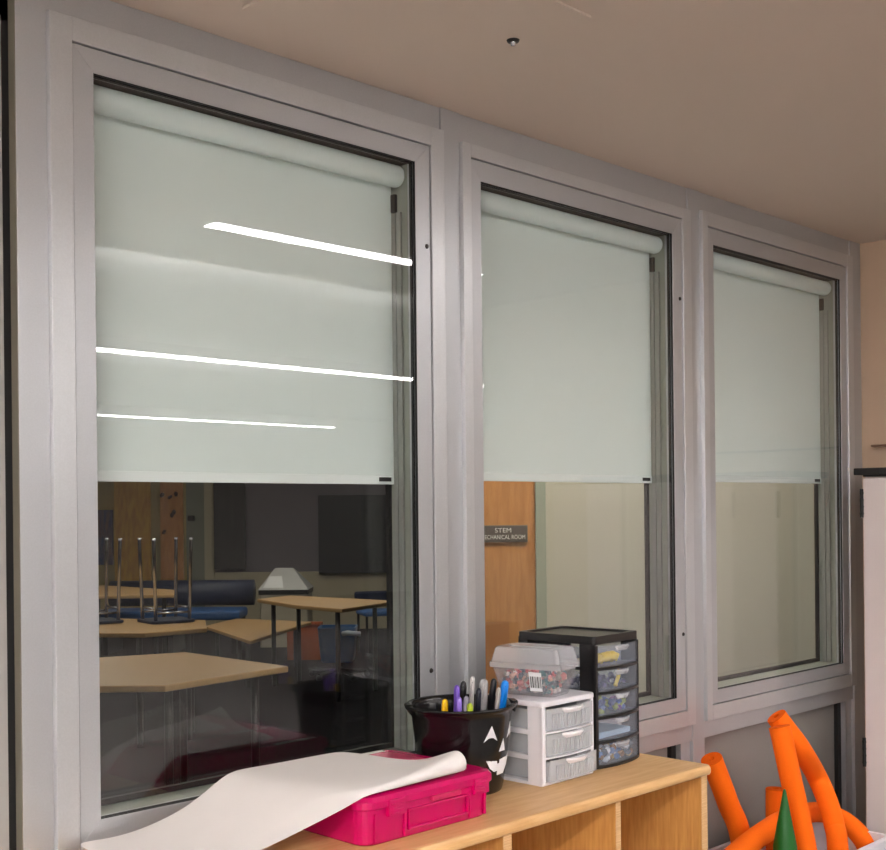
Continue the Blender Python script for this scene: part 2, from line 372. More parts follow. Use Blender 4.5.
# ------------------------------------------------------------------ black jack-o'-lantern pail
PC = Vector((.8265, -.207, ZS)); PH = .192; RB, RTp = .090, .1215
t = thing('halloween_pail', 'black plastic pail with white jack-o-lantern face holding pens', 'pail', PC)
def prad(z): return RB + (RTp-.006-RB)*(z/PH)**.85
m = MB(); n = 48
prof = [(.0005, .004), (RB-.008, .004), (RB-.002, .0), (RB, .004)] + [(prad(PH*q/8), PH*q/8) for q in range(1, 8)] + [(RTp-.006, PH-.014), (RTp-.004, PH-.012), (RTp+.003, PH-.004), (RTp+.001, PH), (RTp-.004, PH-.002), (RTp-.008, PH-.012)] + [(prad(PH*q/8)-.003, PH*q/8) for q in range(7, 0, -1)] + [(RB-.004, .008), (.0005, .008)]
m.lathe(prof, n=n)
m.build('body', BKPL, t, smooth=True)
cdir = math.atan2(CAM.y-PC.y, CAM.x-PC.x)
for da in (-78, 102):
    a = cdir + math.radians(da); m = MB()
    d = Vector((math.cos(a), math.sin(a), 0)); q = Vector((-d.y, d.x, 0))
    R = []
    for w, e, zz in ((.034, .000, PH-.022), (.030, .008, PH-.010), (.026, .0105, PH-.002), (.022, .009, PH+.002)):
        R.append([d*(RTp-.006)+q*w+Vector((0, 0, zz)), d*(RTp-.004+e)+q*w*.6+Vector((0, 0, zz)), d*(RTp-.004+e)-q*w*.6+Vector((0, 0, zz)), d*(RTp-.006)-q*w+Vector((0, 0, zz))])
    m.rings(R); m.build('handle_lug', BKPL, t, bevel=.003)
fa = cdir + math.radians(57)
def decal(name, poly):                      # poly in (angle deg, height) wrapped on the pail wall
    m = MB(); k = []
    f = []
    for (a, z) in poly:
        z += .0155
        for rr in (.0003, .0011):
            th = fa + math.radians(a); r = prad(z)+rr; f.append((r*math.cos(th), r*math.sin(th), z))
    n = len(poly); vi = [m.b.verts.new(p) for p in f]
    m._f([vi[2*i+1] for i in range(n)])
    for i in range(n):
        j = (i+1) % n; m._f((vi[2*i], vi[2*j], vi[2*j+1], vi[2*i+1]))
    bmesh.ops.triangulate(m.b, faces=[q for q in m.b.faces if len(q.verts) > 4])
    return m.build(name, mat('white_face_paint_'+name, (225, 226, 230), .5), t)
for n_, s in (('eye', -1), ('eye', 1)):
    decal('eye', [(s*21-10, .104), (s*21, .139), (s*21+10, .104), (s*21+3, .112), (s*21-3, .112)] if s < 0 else [(11, .104), (18, .139), (29, .104), (24, .112), (18, .112)])
decal('nose', [(-6, .078), (1, .106), (7, .078)])
decal('mouth', [(-26, .062), (-8, .058), (-8, .052), (-3, .052), (-3, .060), (10, .062), (10, .053), (17, .053), (17, .062), (27, .066), (20, .042), (10, .034), (10, .026), (-6, .026), (-6, .036), (-12, .035), (-20, .044)])
# pens standing in the pail
def pen(name, label, cat, u, v, w, rgb, base, kind='pen', cap=None, clip=True):
    w *= 1.12; tip = atd(u-.5, v-3, (Vector((base[0], base[1], 0))-Vector((CAM.x, CAM.y, 0))).dot(fw))
    b0 = Vector((PC.x+(base[0]-PC.x)*.78, PC.y+(base[1]-PC.y)*.78, ZS+.014))
    tt = thing(name, label, cat, b0)
    ax = tip-b0; L = ax.length; d = ax/L
    mm = mat(name+'_barrel_%d' % int(u), rgb, .3); mc = mat(name+'_cap_%d' % int(u), cap, .3) if cap else mm
    MB().tube([d*.0, d*.012, d*(L*.62)], [w*.5, w*.9, w*.92], 14).build('barrel', mm, tt, smooth=False)
    MB().tube([d*(L*.6), d*(L-.012), d*(L-.004), d*L], [w, w*.98, w*.82, w*.35], 16).build('cap', mc, tt, smooth=True)
    if clip:
        q = -(fw - d*fw.dot(d)).normalized()
        MB().tube([d*(L-.012)+q*(w+.0005), d*(L-.014)+q*(w+.003), d*(L-.05)+q*(w+.002)], .0016, 8).build('clip', mc, tt, smooth=True)
    return tt
pen('marker', 'purple marker leaning left in the black pail', 'marker', 457.5, 688, .0062, (120, 88, 196), (.800, -.205))
pen('marker', 'short lilac marker in front of the purple one in the pail', 'marker', 460, 700, .0055, (140, 112, 205), (.792, -.222), clip=False)
pen('marker', 'black marker leaning left behind the purple marker', 'marker', 464, 684, .0068, (24, 24, 26), (.835, -.190))
pen('marker', 'slim light grey marker standing tallest in the pail', 'marker', 473, 679.5, .0052, (190, 186, 184), (.838, -.222))
pen('marker', 'dark navy marker between two grey markers in the pail', 'marker', 479.5, 691, .0062, (26, 28, 44), (.850, -.232))
pen('marker', 'thick grey marker in the middle of the pail', 'marker', 484.5, 682, .0092, (150, 148, 150), (.866, -.240))
pen('marker', 'upright flat-topped black marker in the pail', 'marker', 494.5, 681.5, .0066, (22, 21, 24), (.884, -.235), clip=False)
pen('marker', 'pale grey narrow marker beside the blue marker', 'marker', 499.5, 690.5, .0050, (186, 180, 174), (.884, -.262))
pen('marker', 'bright blue marker at the right of the pail', 'marker', 506, 683.5, .0082, (10, 128, 222), (.896, -.260))
pen('highlighter', 'yellow highlighter low at the left of the pail', 'highlighter', 445.5, 702, .0068, (228, 182, 18), (.785, -.175), clip=False)
pen('highlighter', 'lime green highlighter low among the markers in the pail', 'highlighter', 470.5, 706, .0066, (170, 190, 40), (.822, -.235), clip=False)
pen('round_pencil', 'grey round-ended pencil beside the purple marker', 'pencil', 467, 699, .0060, (150, 144, 158), (.812, -.215), clip=False)

# ------------------------------------------------------------------ white three-drawer unit
def bow(x, w, d): return -d*(1-(2*x/w-1)**2)
wu = thing('drawer_unit', 'small white three-drawer plastic organiser with frosted drawers on the bookcase', 'drawer unit', (.950, -.337, ZS), math.radians(1))
WW, WD, WH = .194, .178, .193
m = MB()
m.prism(rrect(-.003, WW+.003, -.004, WD, .012), WH-.016, WH-.002); m.build('top_panel', WHPL, wu, bevel=.004, seg=3)
m = MB(); m.prism(rrect(0, WW, 0, WD, .006), 0, .008); m.build('base_panel', WHPL, wu, bevel=.002)
for x0 in (0, WW-.012):
    for ya, yb in ((0, .042), (WD-.025, WD)): MB().box(x0, x0+.012, ya, yb, .004, WH-.012).build('side_post', WHPL, wu, bevel=.002)
    for zz in (.064, .121): MB().box(x0+.001, x0+.011, .04, WD-.02, zz-.008, zz+.003).build('side_rail', WHPL, wu, bevel=.001)
for zz in (.064, .121):
    m = MB(); N = 10; R = []
    for i in range(N+1):
        x = .008+(WW-.016)*i/N; y = bow(x, WW, .010)
        R.append([(x, y-.001, zz-.004), (x, WD-.01, zz-.004), (x, WD-.01, zz), (x, y-.001, zz)])
    m.rings(R); m.build('divider_shelf', WHPL, wu)
def bowed_drawer(parent, x0, x1, zlo, zhi, depth, mfront, pull, ribs, d=.012, t_=.0022, tabm=None, W_=None, lab=None):
    W_ = W_ or x1; N = 24; m = MB(); R = []
    for i in range(N+1):
        x = x0+(x1-x0)*i/N; y = bow(x, W_, d)-pull
        R.append([(x, y, zlo), (x, y+t_, zlo), (x, y+t_, zhi), (x, y, zhi)])
    m.rings(R)
    m.box(x0, x0+t_, -pull+.001, depth-pull, zlo, zhi-.004); m.box(x1-t_, x1, -pull+.001, depth-pull, zlo, zhi-.004)
    m.box(x0+t_, x1-t_, depth-pull-t_, depth-pull, zlo, zhi-.004); m.box(x0+t_, x1-t_, -pull+.002, depth-pull-t_, zlo, zlo+t_)
    if ribs:
        k = int((x1-x0)/.0092)
        for i in range(2, k-1):
            x = x0+(x1-x0)*i/k; y = bow(x, W_, d)-pull
            m.box(x-.0013, x+.0013, y-.0026, y+.0004, zlo+.004, zhi-.012)
    dr = m.build('drawer', mfront, parent)
    xm = (x0+x1)/2; R = []
    for zz, e in ((zhi-.015, .0), (zhi-.012, .009), (zhi-.005, .012), (zhi-.001, .011)):
        R.append([(xm+ (.038 if ribs else .028)*math.cos(PI+PI*i/10)*(1 if zz > zhi-.011 else .8), bow(xm, W_, d)-pull+.001+e*math.sin(PI+PI*i/10), zz) for i in range(11)] )
    mh = MB(); mh.rings(R, closed=True); mh.build('handle', tabm, dr, smooth=False, bevel=.0008)
    return dr
for zlo, zhi, pull in ((.010, .058, .010), (.066, .115, 0), (.123, .172, 0)):
    bowed_drawer(wu, .014, WW-.006, zlo, zhi, WD-.03, CLEARW, pull, True, .010, tabm=WHPL, W_=WW)
# front corner post of the white unit (left of the drawers)
m = MB(); m.box(0, .012, -.003, .008, .004, WH-.012); m.build('front_post', WHPL, wu, bevel=.003)

# ------------------------------------------------------------------ black five-drawer unit
bu = thing('drawer_unit', 'taller black five-drawer plastic organiser with clear drawers of craft supplies', 'drawer unit', (1.175, -.314, ZS), math.radians(3))
BW, BD, BH = .187, .232, .317
m = MB(); m.prism(rrect(-.002, BW+.002, -.002, BD, .010), BH-.020, BH-.008)
ring = rrect(-.002, BW+.002, -.002, BD, .010); inner = rrect(.012, BW-.012, .012, BD-.014, .012)
m.rings([[(x, y, BH-.010) for x, y in ring], [(x, y, BH) for x, y in ring], [(x, y, BH) for x, y in inner], [(x, y, BH-.005) for x, y in inner]])
m.build('top_panel', BKPL2, bu, bevel=.0015)
for x0 in (0, BW-.008):
    for ya, yb in ((0, .045), (BD-.030, BD)): MB().box(x0, x0+.008, ya, yb, .004, BH-.012).build('side_post', BKPL2, bu, bevel=.002)
m = MB(); m.box(.008, BW-.008, BD-.006, BD, 0, BH-.012); m.build('back_panel', BKPL2, bu)
hd = (BH-.024)/5
for k in range(5):
    m = MB(); zz = k*hd; N = 14; R = []
    for i in range(N+1):
        x = .0+BW*i/N; y = bow(x, BW, .016)
        R.append([(x, y-.002, zz), (x, BD-.008, zz), (x, BD-.008, zz+.0075), (x, y-.002, zz+.0075)])
    m.rings(R); m.build('divider_shelf', BKPL2, bu, bevel=.001)
    MB().box(-.0005, .003, .045, BD-.03, k*hd, k*hd+.008).build('side_rail', BKPL2, bu)
for k in range(5):
    bowed_drawer(bu, .010, BW-.006, k*hd+.009, (k+1)*hd-.001, BD-.02, CLEARD, 0, False, .015, tabm=CLEARL, W_=BW)
    
    for xa, xb in ((0, .0095), (BW-.005, BW)): MB().box(xa, xb, -.003, .010, k*hd+.004, (k+1)*hd+.002).build('front_stile', BKPL2, bu)
bmw = Matrix.Translation(bu.location) @ Matrix.Rotation(math.radians(3), 4, 'Z')
def inunit(p): return bmw @ Vector(p)
def palette(*c): return [mat('bead_%d_%d_%d' % q, q, .3) for q in c]
def pile(name, label, cat, x0, x1, y0, y1, z0, z1, n, r, cols, xf, stuff=True, sq=1.):
    m = MB()
    for i in range(n):
        m.mi = random.randrange(len(cols))
        m.lump(xf((random.uniform(x0, x1), random.uniform(y0, y1), z0+(z1-z0)*random.random()**1.2)), r*random.uniform(.7, 1.25), sq)
    return tag(m.build(name, cols), label, cat, kind='stuff' if stuff else None)
pts = [inunit((.02+.11*i/14, .022+.004*math.sin(i*1.7), 4*hd+.026+.004*math.sin(i*2.3))) for i in range(15)]
tag(MB().tube(pts, [.003]+[.011+.002*math.sin(i*2.1) for i in range(13)]+[.003], 12).build('pompom_garland', mat('yellow_fluff', (255, 214, 30), .9, noise=.15, scale=300, bump=.4), smooth=True), 'fluffy yellow garland in the top drawer of the black unit', 'garland')
tag(MB().tube([inunit((.020+.13*i/10, .06, 4*hd+.018)) for i in range(11)], .008, 8).build('tan_craft_roll', mat('tan_card', (176, 160, 130), .8)), 'tan card roll behind the yellow garland in the top drawer', 'craft roll')
m = MB(); a, b = inunit((.105, .012, 3*hd+.012)), inunit((.130, .016, 3*hd+.048)); m.tube([a, a.lerp(b, .5)+Vector((.002, 0, 0)), b], .005, 8)
tag(m.build('yellow_clip', mat('yellow_plastic', (240, 200, 40), .4)), 'yellow plastic clip leaning in the second drawer of the black unit', 'clip')
pile('craft_beads', 'dark purple and white craft beads in the second drawer from the top', 'craft beads', .02, .165, .012, .12, 3*hd+.012, 3*hd+.030, 110, .007, palette((60, 50, 90), (80, 70, 120), (40, 44, 70), (200, 195, 200), (60, 60, 96)), inunit)
pile('foam_shapes', 'blue, lilac and lime foam shapes in the middle drawer of the black unit', 'foam shapes', .02, .165, .012, .12, 2*hd+.012, 2*hd+.034, 90, .009, palette((80, 100, 150), (110, 60, 120), (150, 160, 80), (70, 84, 128), (90, 110, 160)), inunit)
m = MB()
for q in range(5):
    p = [inunit(c) for c in ((.02, .006+q*.002, hd+.010+q*.0025), (.16, .006, hd+.010+q*.0025), (.16, .13, hd+.010+q*.0025), (.02, .13, hd+.010+q*.0025))]
    m.hexa([tuple(v) for v in p] + [tuple(v+Vector((0, 0, .0018))) for v in p])
tag(m.build('tissue_stack', mat('pale_blue_tissue', (176, 200, 214), .8)), 'flat stack of pale blue tissue in the fourth drawer of the black unit', 'tissue stack')
pile('glass_gems', 'shiny clear, blue and brown glass gems in the bottom drawer of the black unit', 'glass gems', .018, .168, .004, .1, .012, .040, 150, .0085, [mat('gem_%d' % i, c, .08, spec=.8) for i, c in enumerate(((220, 222, 226), (120, 150, 190), (150, 110, 80), (90, 100, 110), (200, 170, 120), (235, 235, 238)))], inunit)
wmw = Matrix.Translation(wu.location) @ Matrix.Rotation(math.radians(1), 4, 'Z')
def inw(p): return wmw @ Vector(p)
pile('packet_pile', 'pale grey packets in the top drawer of the white unit', 'packets', .035, .15, .02, .12, .125, .145, 40, .010, palette((170, 174, 182), (140, 144, 150), (190, 190, 196)), inw)
pile('packet_pile', 'pale green packets in the middle drawer of the white unit', 'packets', .035, .17, .012, .12, .072, .092, 44, .010, palette((150, 186, 160), (176, 200, 186), (140, 150, 150)), inw)
pile('packet_pile', 'dark grey packets in the bottom drawer of the white unit', 'packets', .035, .12, .02, .12, .018, .040, 40, .010, palette((110, 112, 116), (80, 84, 90), (150, 150, 156)), inw)

# ------------------------------------------------------------------ clear box on the white unit
CBS = .895
cb = thing('plastic_box', 'clear lidded plastic box of candy on top of the white drawer unit', 'box', (1.034, -.246, ZS+WH-.0015), math.radians(12))
def rr3(hx, hy, z, r=.012): return [(x, y, z) for x, y in rrect(-hx, hx, -hy, hy, r)]
m = MB(); m.rings([rr3(.046, .078, .001), rr3(.047, .080, .004), rr3(.060, .100, .072), rr3(.058, .098, .072), rr3(.045, .078, .006)], cap0=True, cap1=True)
m.build('tub', CLEARB, cb)
m = MB(); m.rings([rr3(.064, .104, .066), rr3(.0645, .1045, .078), rr3(.061, .101, .080), rr3(.054, .092, .112), rr3(.050, .088, .115)], cap0=False)
m.build('lid', CLEARL, cb, bevel=.001)
m = MB(); m.rings([rr3(.032, .062, .1153), rr3(.031, .061, .1175)]); m.build('lid_panel', CLEARL, cb)
# barcode sticker on the long side facing the room
m = MB(); sl = Vector((-.0131, 0, .068)).normalized(); p0 = Vector((-.0515, -.052, .010))
def bar(y0, y1, h0, h1, e):
    a = [Vector((-.047, y, .004))+sl*h for y, h in ((y0, h0), (y1, h0), (y1, h1), (y0, h1))]; nrm = Vector((-.068, 0, -.0131)).normalized()
    m.hexa([tuple(q+nrm*.0003) for q in a] + [tuple(q+nrm*e) for q in a])
bar(-.050, -.014, .010, .056, .0010)
m.mi = 1
for yy, w in ((-.048, .002), (-.044, .001), (-.041, .003), (-.036, .001), (-.033, .002), (-.029, .001), (-.026, .003), (-.021, .001), (-.019, .002)): bar(yy, yy+w, .018, .046, .0014)
m.build('barcode_label', [STICK, BLACK], cb)
cb.scale = (CBS, CBS, .97)
cmw = Matrix.Translation(cb.location) @ Matrix.Rotation(math.radians(12), 4, 'Z') @ Matrix.Diagonal((CBS, CBS, .97, 1))
m = MB(); candy = palette((40, 110, 112), (216, 120, 118), (190, 60, 70), (226, 214, 208), (60, 70, 84), (150, 140, 130), (222, 168, 150))
for i in range(240):
    z = random.random(); hx, hy = .036+.010*z, .068+.014*z
    y = random.uniform(-hy, hy); 
    m.mi = random.choice((0, 0, 4, 0, 1, 3)) if -.07 < y < -.01 and random.random() < .55 else random.choice((1, 2, 3, 5, 6, 4, 1))
    m.lump(cmw @ Vector((random.uniform(-hx, hx), y, .010+.042*z)), random.uniform(.0045, .008), 1.3)
tag(m.build('wrapped_candy', candy), 'mixed red, teal and white candy filling the clear box', 'candy', kind='stuff')

# ------------------------------------------------------------------ pool noodles in a white bin
NR = .033
def noodle(label, pts, sharp=False, r=NR, n=8):
    P_ = pts if sharp else smooth_path(pts, n)
    o = MB().tube(P_, r, 20, cap=False)
    a, b = P_[0], P_[-1]; ob = None
    # ring ends with a bore hole
    tt = thing('pool_noodle', label, 'pool noodle', P_[-1], 0, 'orange pool noodles in the white bin')
    o.build('foam_tube', ORANGE, tt, smooth=True, off=P_[-1])
    for e, q in ((Vector(P_[0]), Vector(P_[1])), (Vector(P_[-1]), Vector(P_[-2]))):
        d = (e-q).normalized(); x = d.orthogonal().normalized(); y = d.cross(x); m = MB()
        def rg(rad, dd): return [e+d*dd+(x*math.cos(2*PI*j/20)+y*math.sin(2*PI*j/20))*rad for j in range(20)]
        rr_ = r if not isinstance(r, list) else r[0]
        m.rings([rg(rr_, 0), rg(rr_*.97, .002), rg(.010, .002), rg(.009, -.03)], cap0=False, cap1=True); m.build('end_face', ORANGE2, tt, off=P_[-1])
    return tt
N1 = [ony(807.5, 868, -.272), ony(806, 850, -.27), ony(799, 815, -.255), ony(790, 775, -.235), ony(783, 742, -.215), ony(779.5, 727, -.205)]
def down(p, z=.05): return Vector((p.x, p.y, z))
noodle('orange pool noodle standing in front, leaning against the bent one', [Vector((N1[0].x+.01, N1[0].y, .05))] + N1)
nd = (N1[-1]-CAM).dot(fw)
noodle('long orange pool noodle bowing to the right behind the front noodle', [atd(776.5, 716.5, nd+.068), atd(786.5, 730, nd+.071), atd(800, 748, nd+.071)] + [ony(815, 773, -.185), ony(827, 800, -.225), ony(834.5, 826, -.262), ony(838, 852, -.285)] + [Vector((ony(838, 852, -.285).x+.01, -.29, .05))])
n3 = (ony(710, 760, -.10)-CAM).dot(fw)
noodle('orange pool noodle leaning left beside the end of the bookcase', [atd(711.5, 759, n3), atd(728, 803, n3+.05), atd(742, 846, n3+.085), down(atd(752, 880, n3+.10))])
noodle('short orange pool noodle end standing upright between the others', [ony(776, 789, -.098), ony(776, 820, -.098), down(ony(776, 850, -.098))])
noodle('arched orange pool noodle lying low across the white bin', [ony(726, 864, -.23), ony(745, 847, -.22), ony(762, 834, -.205), ony(785, 820, -.175), ony(815, 812, -.145), ony(836, 817, -.175), ony(852, 827, -.235), ony(864, 841, -.285), ony(871, 858, -.305)])
cz = ony(784.5, 789, -.315)
t = thing('sport_cone', 'green plastic cone standing among the orange noodles', 'cone', (cz.x, cz.y, .03))
MB().lathe([(.037, 0), (.034, cz.z-.03-.165), (.0035, cz.z-.032), (.0005, cz.z-.03)], n=28, cap0=True, cap1=True).build('cone_body', GREEN, t, smooth=True)
MB().prism(rrect(-.038, .038, -.038, .038, .012), 0, .012).build('base_plate', GREEN, t, bevel=.002)
bz = .435; bx0, bx1, by0, by1 = 1.90, 2.635, -.372, -.038
t = thing('storage_bin', 'white plastic bin holding the orange pool noodles', 'bin', ((bx0+bx1)/2, (by0+by1)/2, 0)); off = tuple(t.location)
def rb(d, z, r=.03): return [(x, y, z) for x, y in rrect(bx0-d, bx1+d, by0-d, by1+d, r)]
WBIN = mat('white_bin_plastic', (226, 226, 234), .35)
m = MB(); m.rings([rb(-.012, 0), rb(-.002, bz-.004), rb(-.006, bz-.004), rb(-.016, .006)]); m.build('tub', WBIN, t, off=off)
m = MB(); m.rings([rb(-.006, bz-.016), rb(.010, bz-.016), rb(.011, bz-.002), rb(.008, bz), rb(-.006, bz), rb(-.006, bz-.016)], cap0=False, cap1=False); m.build('rim', WBIN, t, off=off)
m = MB()
for i in range(30):
    for j in range(6):
        x = bx0+.02+i*.0235; z = bz-.045-j*.03
        m.box(x, x+.013, by0-.004+.0003*j, by0+.006, z-.012, z+.006)
m.build('lattice_studs', mat('bin_lattice', (186, 190, 204), .4), t, off=off)

# ------------------------------------------------------------------ white cabinet with black top
CX = 2.90; cy1 = -.165; cy0 = -1.05; CT = 1.598
t = thing('cabinet', 'tall white cabinet with black top against the right wall', 'cabinet', (3.06, -.6, 0)); off = tuple(t.location)
m = MB(); m.box(CX+.02, RWX-.005, cy0, cy1, 0, CT); m.build('body', CAB, t, off=off)
m = MB(); m.box(CX-.01, RWX-.003, cy0-.02, cy1+.03, CT+.006, CT+.030); m.build('top_panel', BLACK, t, off=off, bevel=.003)
m = MB(); m.box(CX, RWX-.003, cy0, cy1, CT, CT+.007); m.build('top_trim', BLACK, t, off=off)
for a, b in ((cy0+.002, (cy0+cy1)/2-.001), ((cy0+cy1)/2+.001, cy1)):
    m = MB(); m.box(CX, CX+.019, a, b, .03, CT-.006); d = m.build('door', CAB, t, off=off, bevel=.002)
    if b == cy1:
        for zz in (.585, 1.455):
            m = MB(); m.tube([(CX-.002, cy1+.004, zz), (CX-.002, cy1+.004, zz+.10)], .006, 12); m.box(CX-.003, CX+.016, cy1-.001, cy1+.003, zz+.005, zz+.095)
            for q in range(4): m.tube([(CX-.002, cy1+.004, zz+.012+q*.024), (CX-.002, cy1+.004, zz+.016+q*.024)], .0072, 12)
            m.build('hinge', BLACK, d, off=off)
    else:
        m = MB(); m.box(CX-.02, CX, b-.04, b-.028, .85, .99); m.build('handle', BLKMET, d, off=off, bevel=.003)
o = MB().box(RWX-.035, RWX, -.75, -.050, 1.716, 1.724).build('wall_ledge', mat('brown_ledge', (96, 66, 44), .5), bevel=.002)
tag(o, 'thin brown ledge on the beige wall above the white cabinet', 'ledge')

# ------------------------------------------------------------------ ceiling lights of this room
def lightbar(label, x0, x1, y, z, w, s, m_):
    t = thing('ceiling_light', label, 'ceiling light', ((x0+x1)/2, y, z), 0, 'linear ceiling lights')
    hx = (x1-x0)/2
    m = MB(); m.box(-hx-.02, hx+.02, -w/2-.012, w/2+.012, -.002, .0); m.build('trim_frame', WHPL, t)
    m = MB(); m.box(-hx, hx, -w/2, w/2, -.006, -.0021); m.build('diffuser', m_, t)
LB = emit('led_diffuser_cool', (255, 250, 248), 8)
LB2 = emit('led_diffuser', (255, 250, 247), 8)
LBU = emit('led_uplight', (255, 250, 247), 11)
LB3 = emit('led_diffuser_bright', (255, 250, 247), 40)
lightbar('linear ceiling light in the low soffit by the windows', 1.26, 2.60, -1.385, CZ, .068, 1, LB)
def pendant(label, x0, x1, y, md, mu):
    t = thing('pendant_light', label, 'pendant light', ((x0+x1)/2, y, 2.45), 0, 'linear pendant lights'); hx = (x1-x0)/2
    m = MB(); m.box(-hx, hx, -.045, .045, .012, .03); m.box(-hx, hx, -.045, -.04, .03, .075); m.box(-hx, hx, .04, .045, .03, .075)
    m.build('housing', WHPL, t)
    MB().box(-hx+.01, hx-.01, -.04, .04, .0, .0118).build('diffuser', md, t)
    MB().box(-hx+.01, hx-.01, -.039, .039, .0302, .036).build('uplight', mu, t)
    for x in (-hx+.3, 0, hx-.3): MB().tube([(x, 0, .04), (x, 0, .65)], .003, 6).build('suspension_cable', CHROME, t)
pendant('linear pendant light in the near row of the main room', -1.4, 6.2, -4.30, LB2, LBU)
pendant('linear pendant light in the far row of the main room', -1.4, 7.85, -8.60, LB2, LBU)
pendant('unseen linear pendant light nearest the windows at the far left', -5.4, -1.7, -2.5, LB3, LB3)  # unseen pair of pendants added so the main light comes from the left
pendant('unseen linear pendant light in the second row at the far left', -5.4, -1.7, -4.6, LB3, LB3)

# ------------------------------------------------------------------ the room beyond the glass
struct(MB().box(-3, 14, .12, 16, -.1, 0).build('floor', mat('far_carpet', (24, 23, 27), .95, spec=.05, noise=.3, scale=120)), 'dark carpet of the room beyond the windows')
struct(MB().box(-3, 14, .12, 16, 2.9, 3.0).build('ceiling', CEIL2), 'white ceiling of the room beyond the windows')
FD = 15.2
def fpt(u, d=FD): return CAM + ray(u, 500)*d
def slab(name, u0, u1, v0, v1, d, th, m_, parent=None, off=None):      # upright board facing the viewer
    a, b = fpt(u0, d), fpt(u1, d); zt = atd((u0+u1)/2, v0, d).z; zb = atd((u0+u1)/2, v1, d).z
    zt = min(zt, 2.9); zb = max(zb, 0)
    m = MB(); k = fw*th
    P_ = [(a.x, a.y), (b.x, b.y), (b.x+k.x, b.y+k.y), (a.x+k.x, a.y+k.y)]
    m.hexa([(x, y, zb) for x, y in P_] + [(x, y, zt) for x, y in P_]); return m.build(name, m_, parent, off=off)
GREYW = mat('grey_felt_wall', (120, 114, 122), .9); CREAM = mat('cream_wall', (186, 176, 152), .8)
struct(slab('wall_beyond', -200, 520, -300, 900, FD, .1, GREYW), 'grey wall of the room beyond')
w = slab('trim_2', 213, 520, 571, 640, FD-.03, .03, CREAM); struct(w, 'cream lower wall band')
w = slab('trim_3', 204, 213.5, 300, 640, FD-.06, .06, CREAM); struct(w, 'cream post')
w = slab('trim_4', -100, 186, 300, 640, FD-.05, .05, mat('yellow_tan_wall', (190, 160, 96), .8, rgb2=(160, 150, 110), scale=1.2)); struct(w, 'yellow tan wall stretch')
w = slab('trim_5', 186, 204.5, 300, 640, FD-.05, .05, mat('green_grey_wall', (132, 136, 124), .8)); struct(w)
def board(name, label, cat, u0, u1, v0, v1, rgb, d=FD-.12, rgb2=None, sc=6):
    o = slab(name, u0, u1, v0, v1, d, .05, mat(name+'_%d' % u0, rgb, .5, rgb2=rgb2, scale=sc, stretch=(4, 4, 1) if rgb2 else (1, 1, 1))); return tag(o, label, cat)
wp = board('wood_panel', 'orange wood panel on the far wall seen through the left window', 'wood panel', 160, 182.5, 440, 580, (206, 146, 84), rgb2=(186, 124, 66))
board('display_board', 'tall dark display board on the far wall beside a cream post', 'display board', 213.5, 245, 440, 569, (44, 42, 46), rgb2=(62, 60, 64), sc=3)
board('wall_screen', 'large dark screen on the far grey wall through the left window', 'screen', 318, 400, 495, 573, (30, 34, 42))
board('poster', 'yellow and orange poster on the far wall behind upturned chairs', 'poster', 114, 150, 440, 588, (214, 168, 76), rgb2=(190, 140, 66))
board('poster', 'red and blue striped poster at the far left of the left window', 'poster', 88, 112, 510, 565, (120, 90, 88), rgb2=(50, 70, 110))
board('light_switch_plate', 'small dark switch plate beside the cream post', 'switch plate', 187.5, 194, 515.5, 521, (24, 24, 26), d=FD-.10)
m = MB()
for u, v in ((162, 495), (170, 497), (176, 494), (172, 515), (164, 532), (174, 512)):
    p = atd(u, v, FD-.15); m.lump(p, .035, .6, 8, 5)
ko = m.build('knob', mat('brown_knobs', (70, 44, 30), .7), wp); ko['kind'] = 'stuff'

def table(label, poly, z, legs, th=.03, lm=BLKMET):
    c = Vector((sum(p[0] for p in poly)/len(poly), sum(p[1] for p in poly)/len(poly), 0))
    t = thing('classroom_table', label, 'table', c, 0, 'tan tables in the room beyond')
    P_ = [(x-c.x, y-c.y) for x, y in poly]
    MB().prism(P_, z-th, z).build('tabletop', TAN, t, bevel=.006)
    for x, y in legs:
        MB().tube([(x-c.x, y-c.y, .0), (x-c.x, y-c.y, z-th)], .02, 10).build('leg', lm, t, smooth=True)
    return t
table('nearest tan table beyond the left window glass', [(2.516, 3.5), (2.516, 2.6), (1.76, 2.5), (1.25, 3.0), (1.35, 3.9)], .74, [(2.4, 3.35), (2.4, 2.72), (1.85, 2.62), (1.45, 3.7)])
table('tan table carrying the upturned chairs', [(3.68, 5.04), (3.36, 4.55), (2.92, 4.58), (2.6, 5.0), (2.7, 5.85), (3.3, 5.75)], .74, [(3.5, 4.95), (3.3, 4.68), (2.95, 4.7), (2.75, 5.6)])
table('tan table farthest back on the left behind the upturned chairs', [(5.3, 9.3), (5.35, 8.05), (4.96, 7.45), (4.4, 7.95), (4.4, 9.2)], .74, [(5.2, 8.15), (4.95, 7.6), (4.5, 8.0), (4.55, 9.0)])
table('tan table in front of the pyramid-topped trash bin', [(5.107, 6.376), (5.552, 6.474), (5.72, 5.25), (4.882, 4.982), (4.90, 5.6)], .74, [(5.15, 6.2), (5.5, 6.3), (5.55, 5.35), (4.98, 5.15)])
table('low tan bench table left of the orange crate', [(5.333, 7.508), (6.0, 7.95), (6.25, 7.05), (4.83, 6.1)], .42, [(5.4, 7.4), (5.9, 7.75), (6.05, 7.05), (4.95, 6.3)])

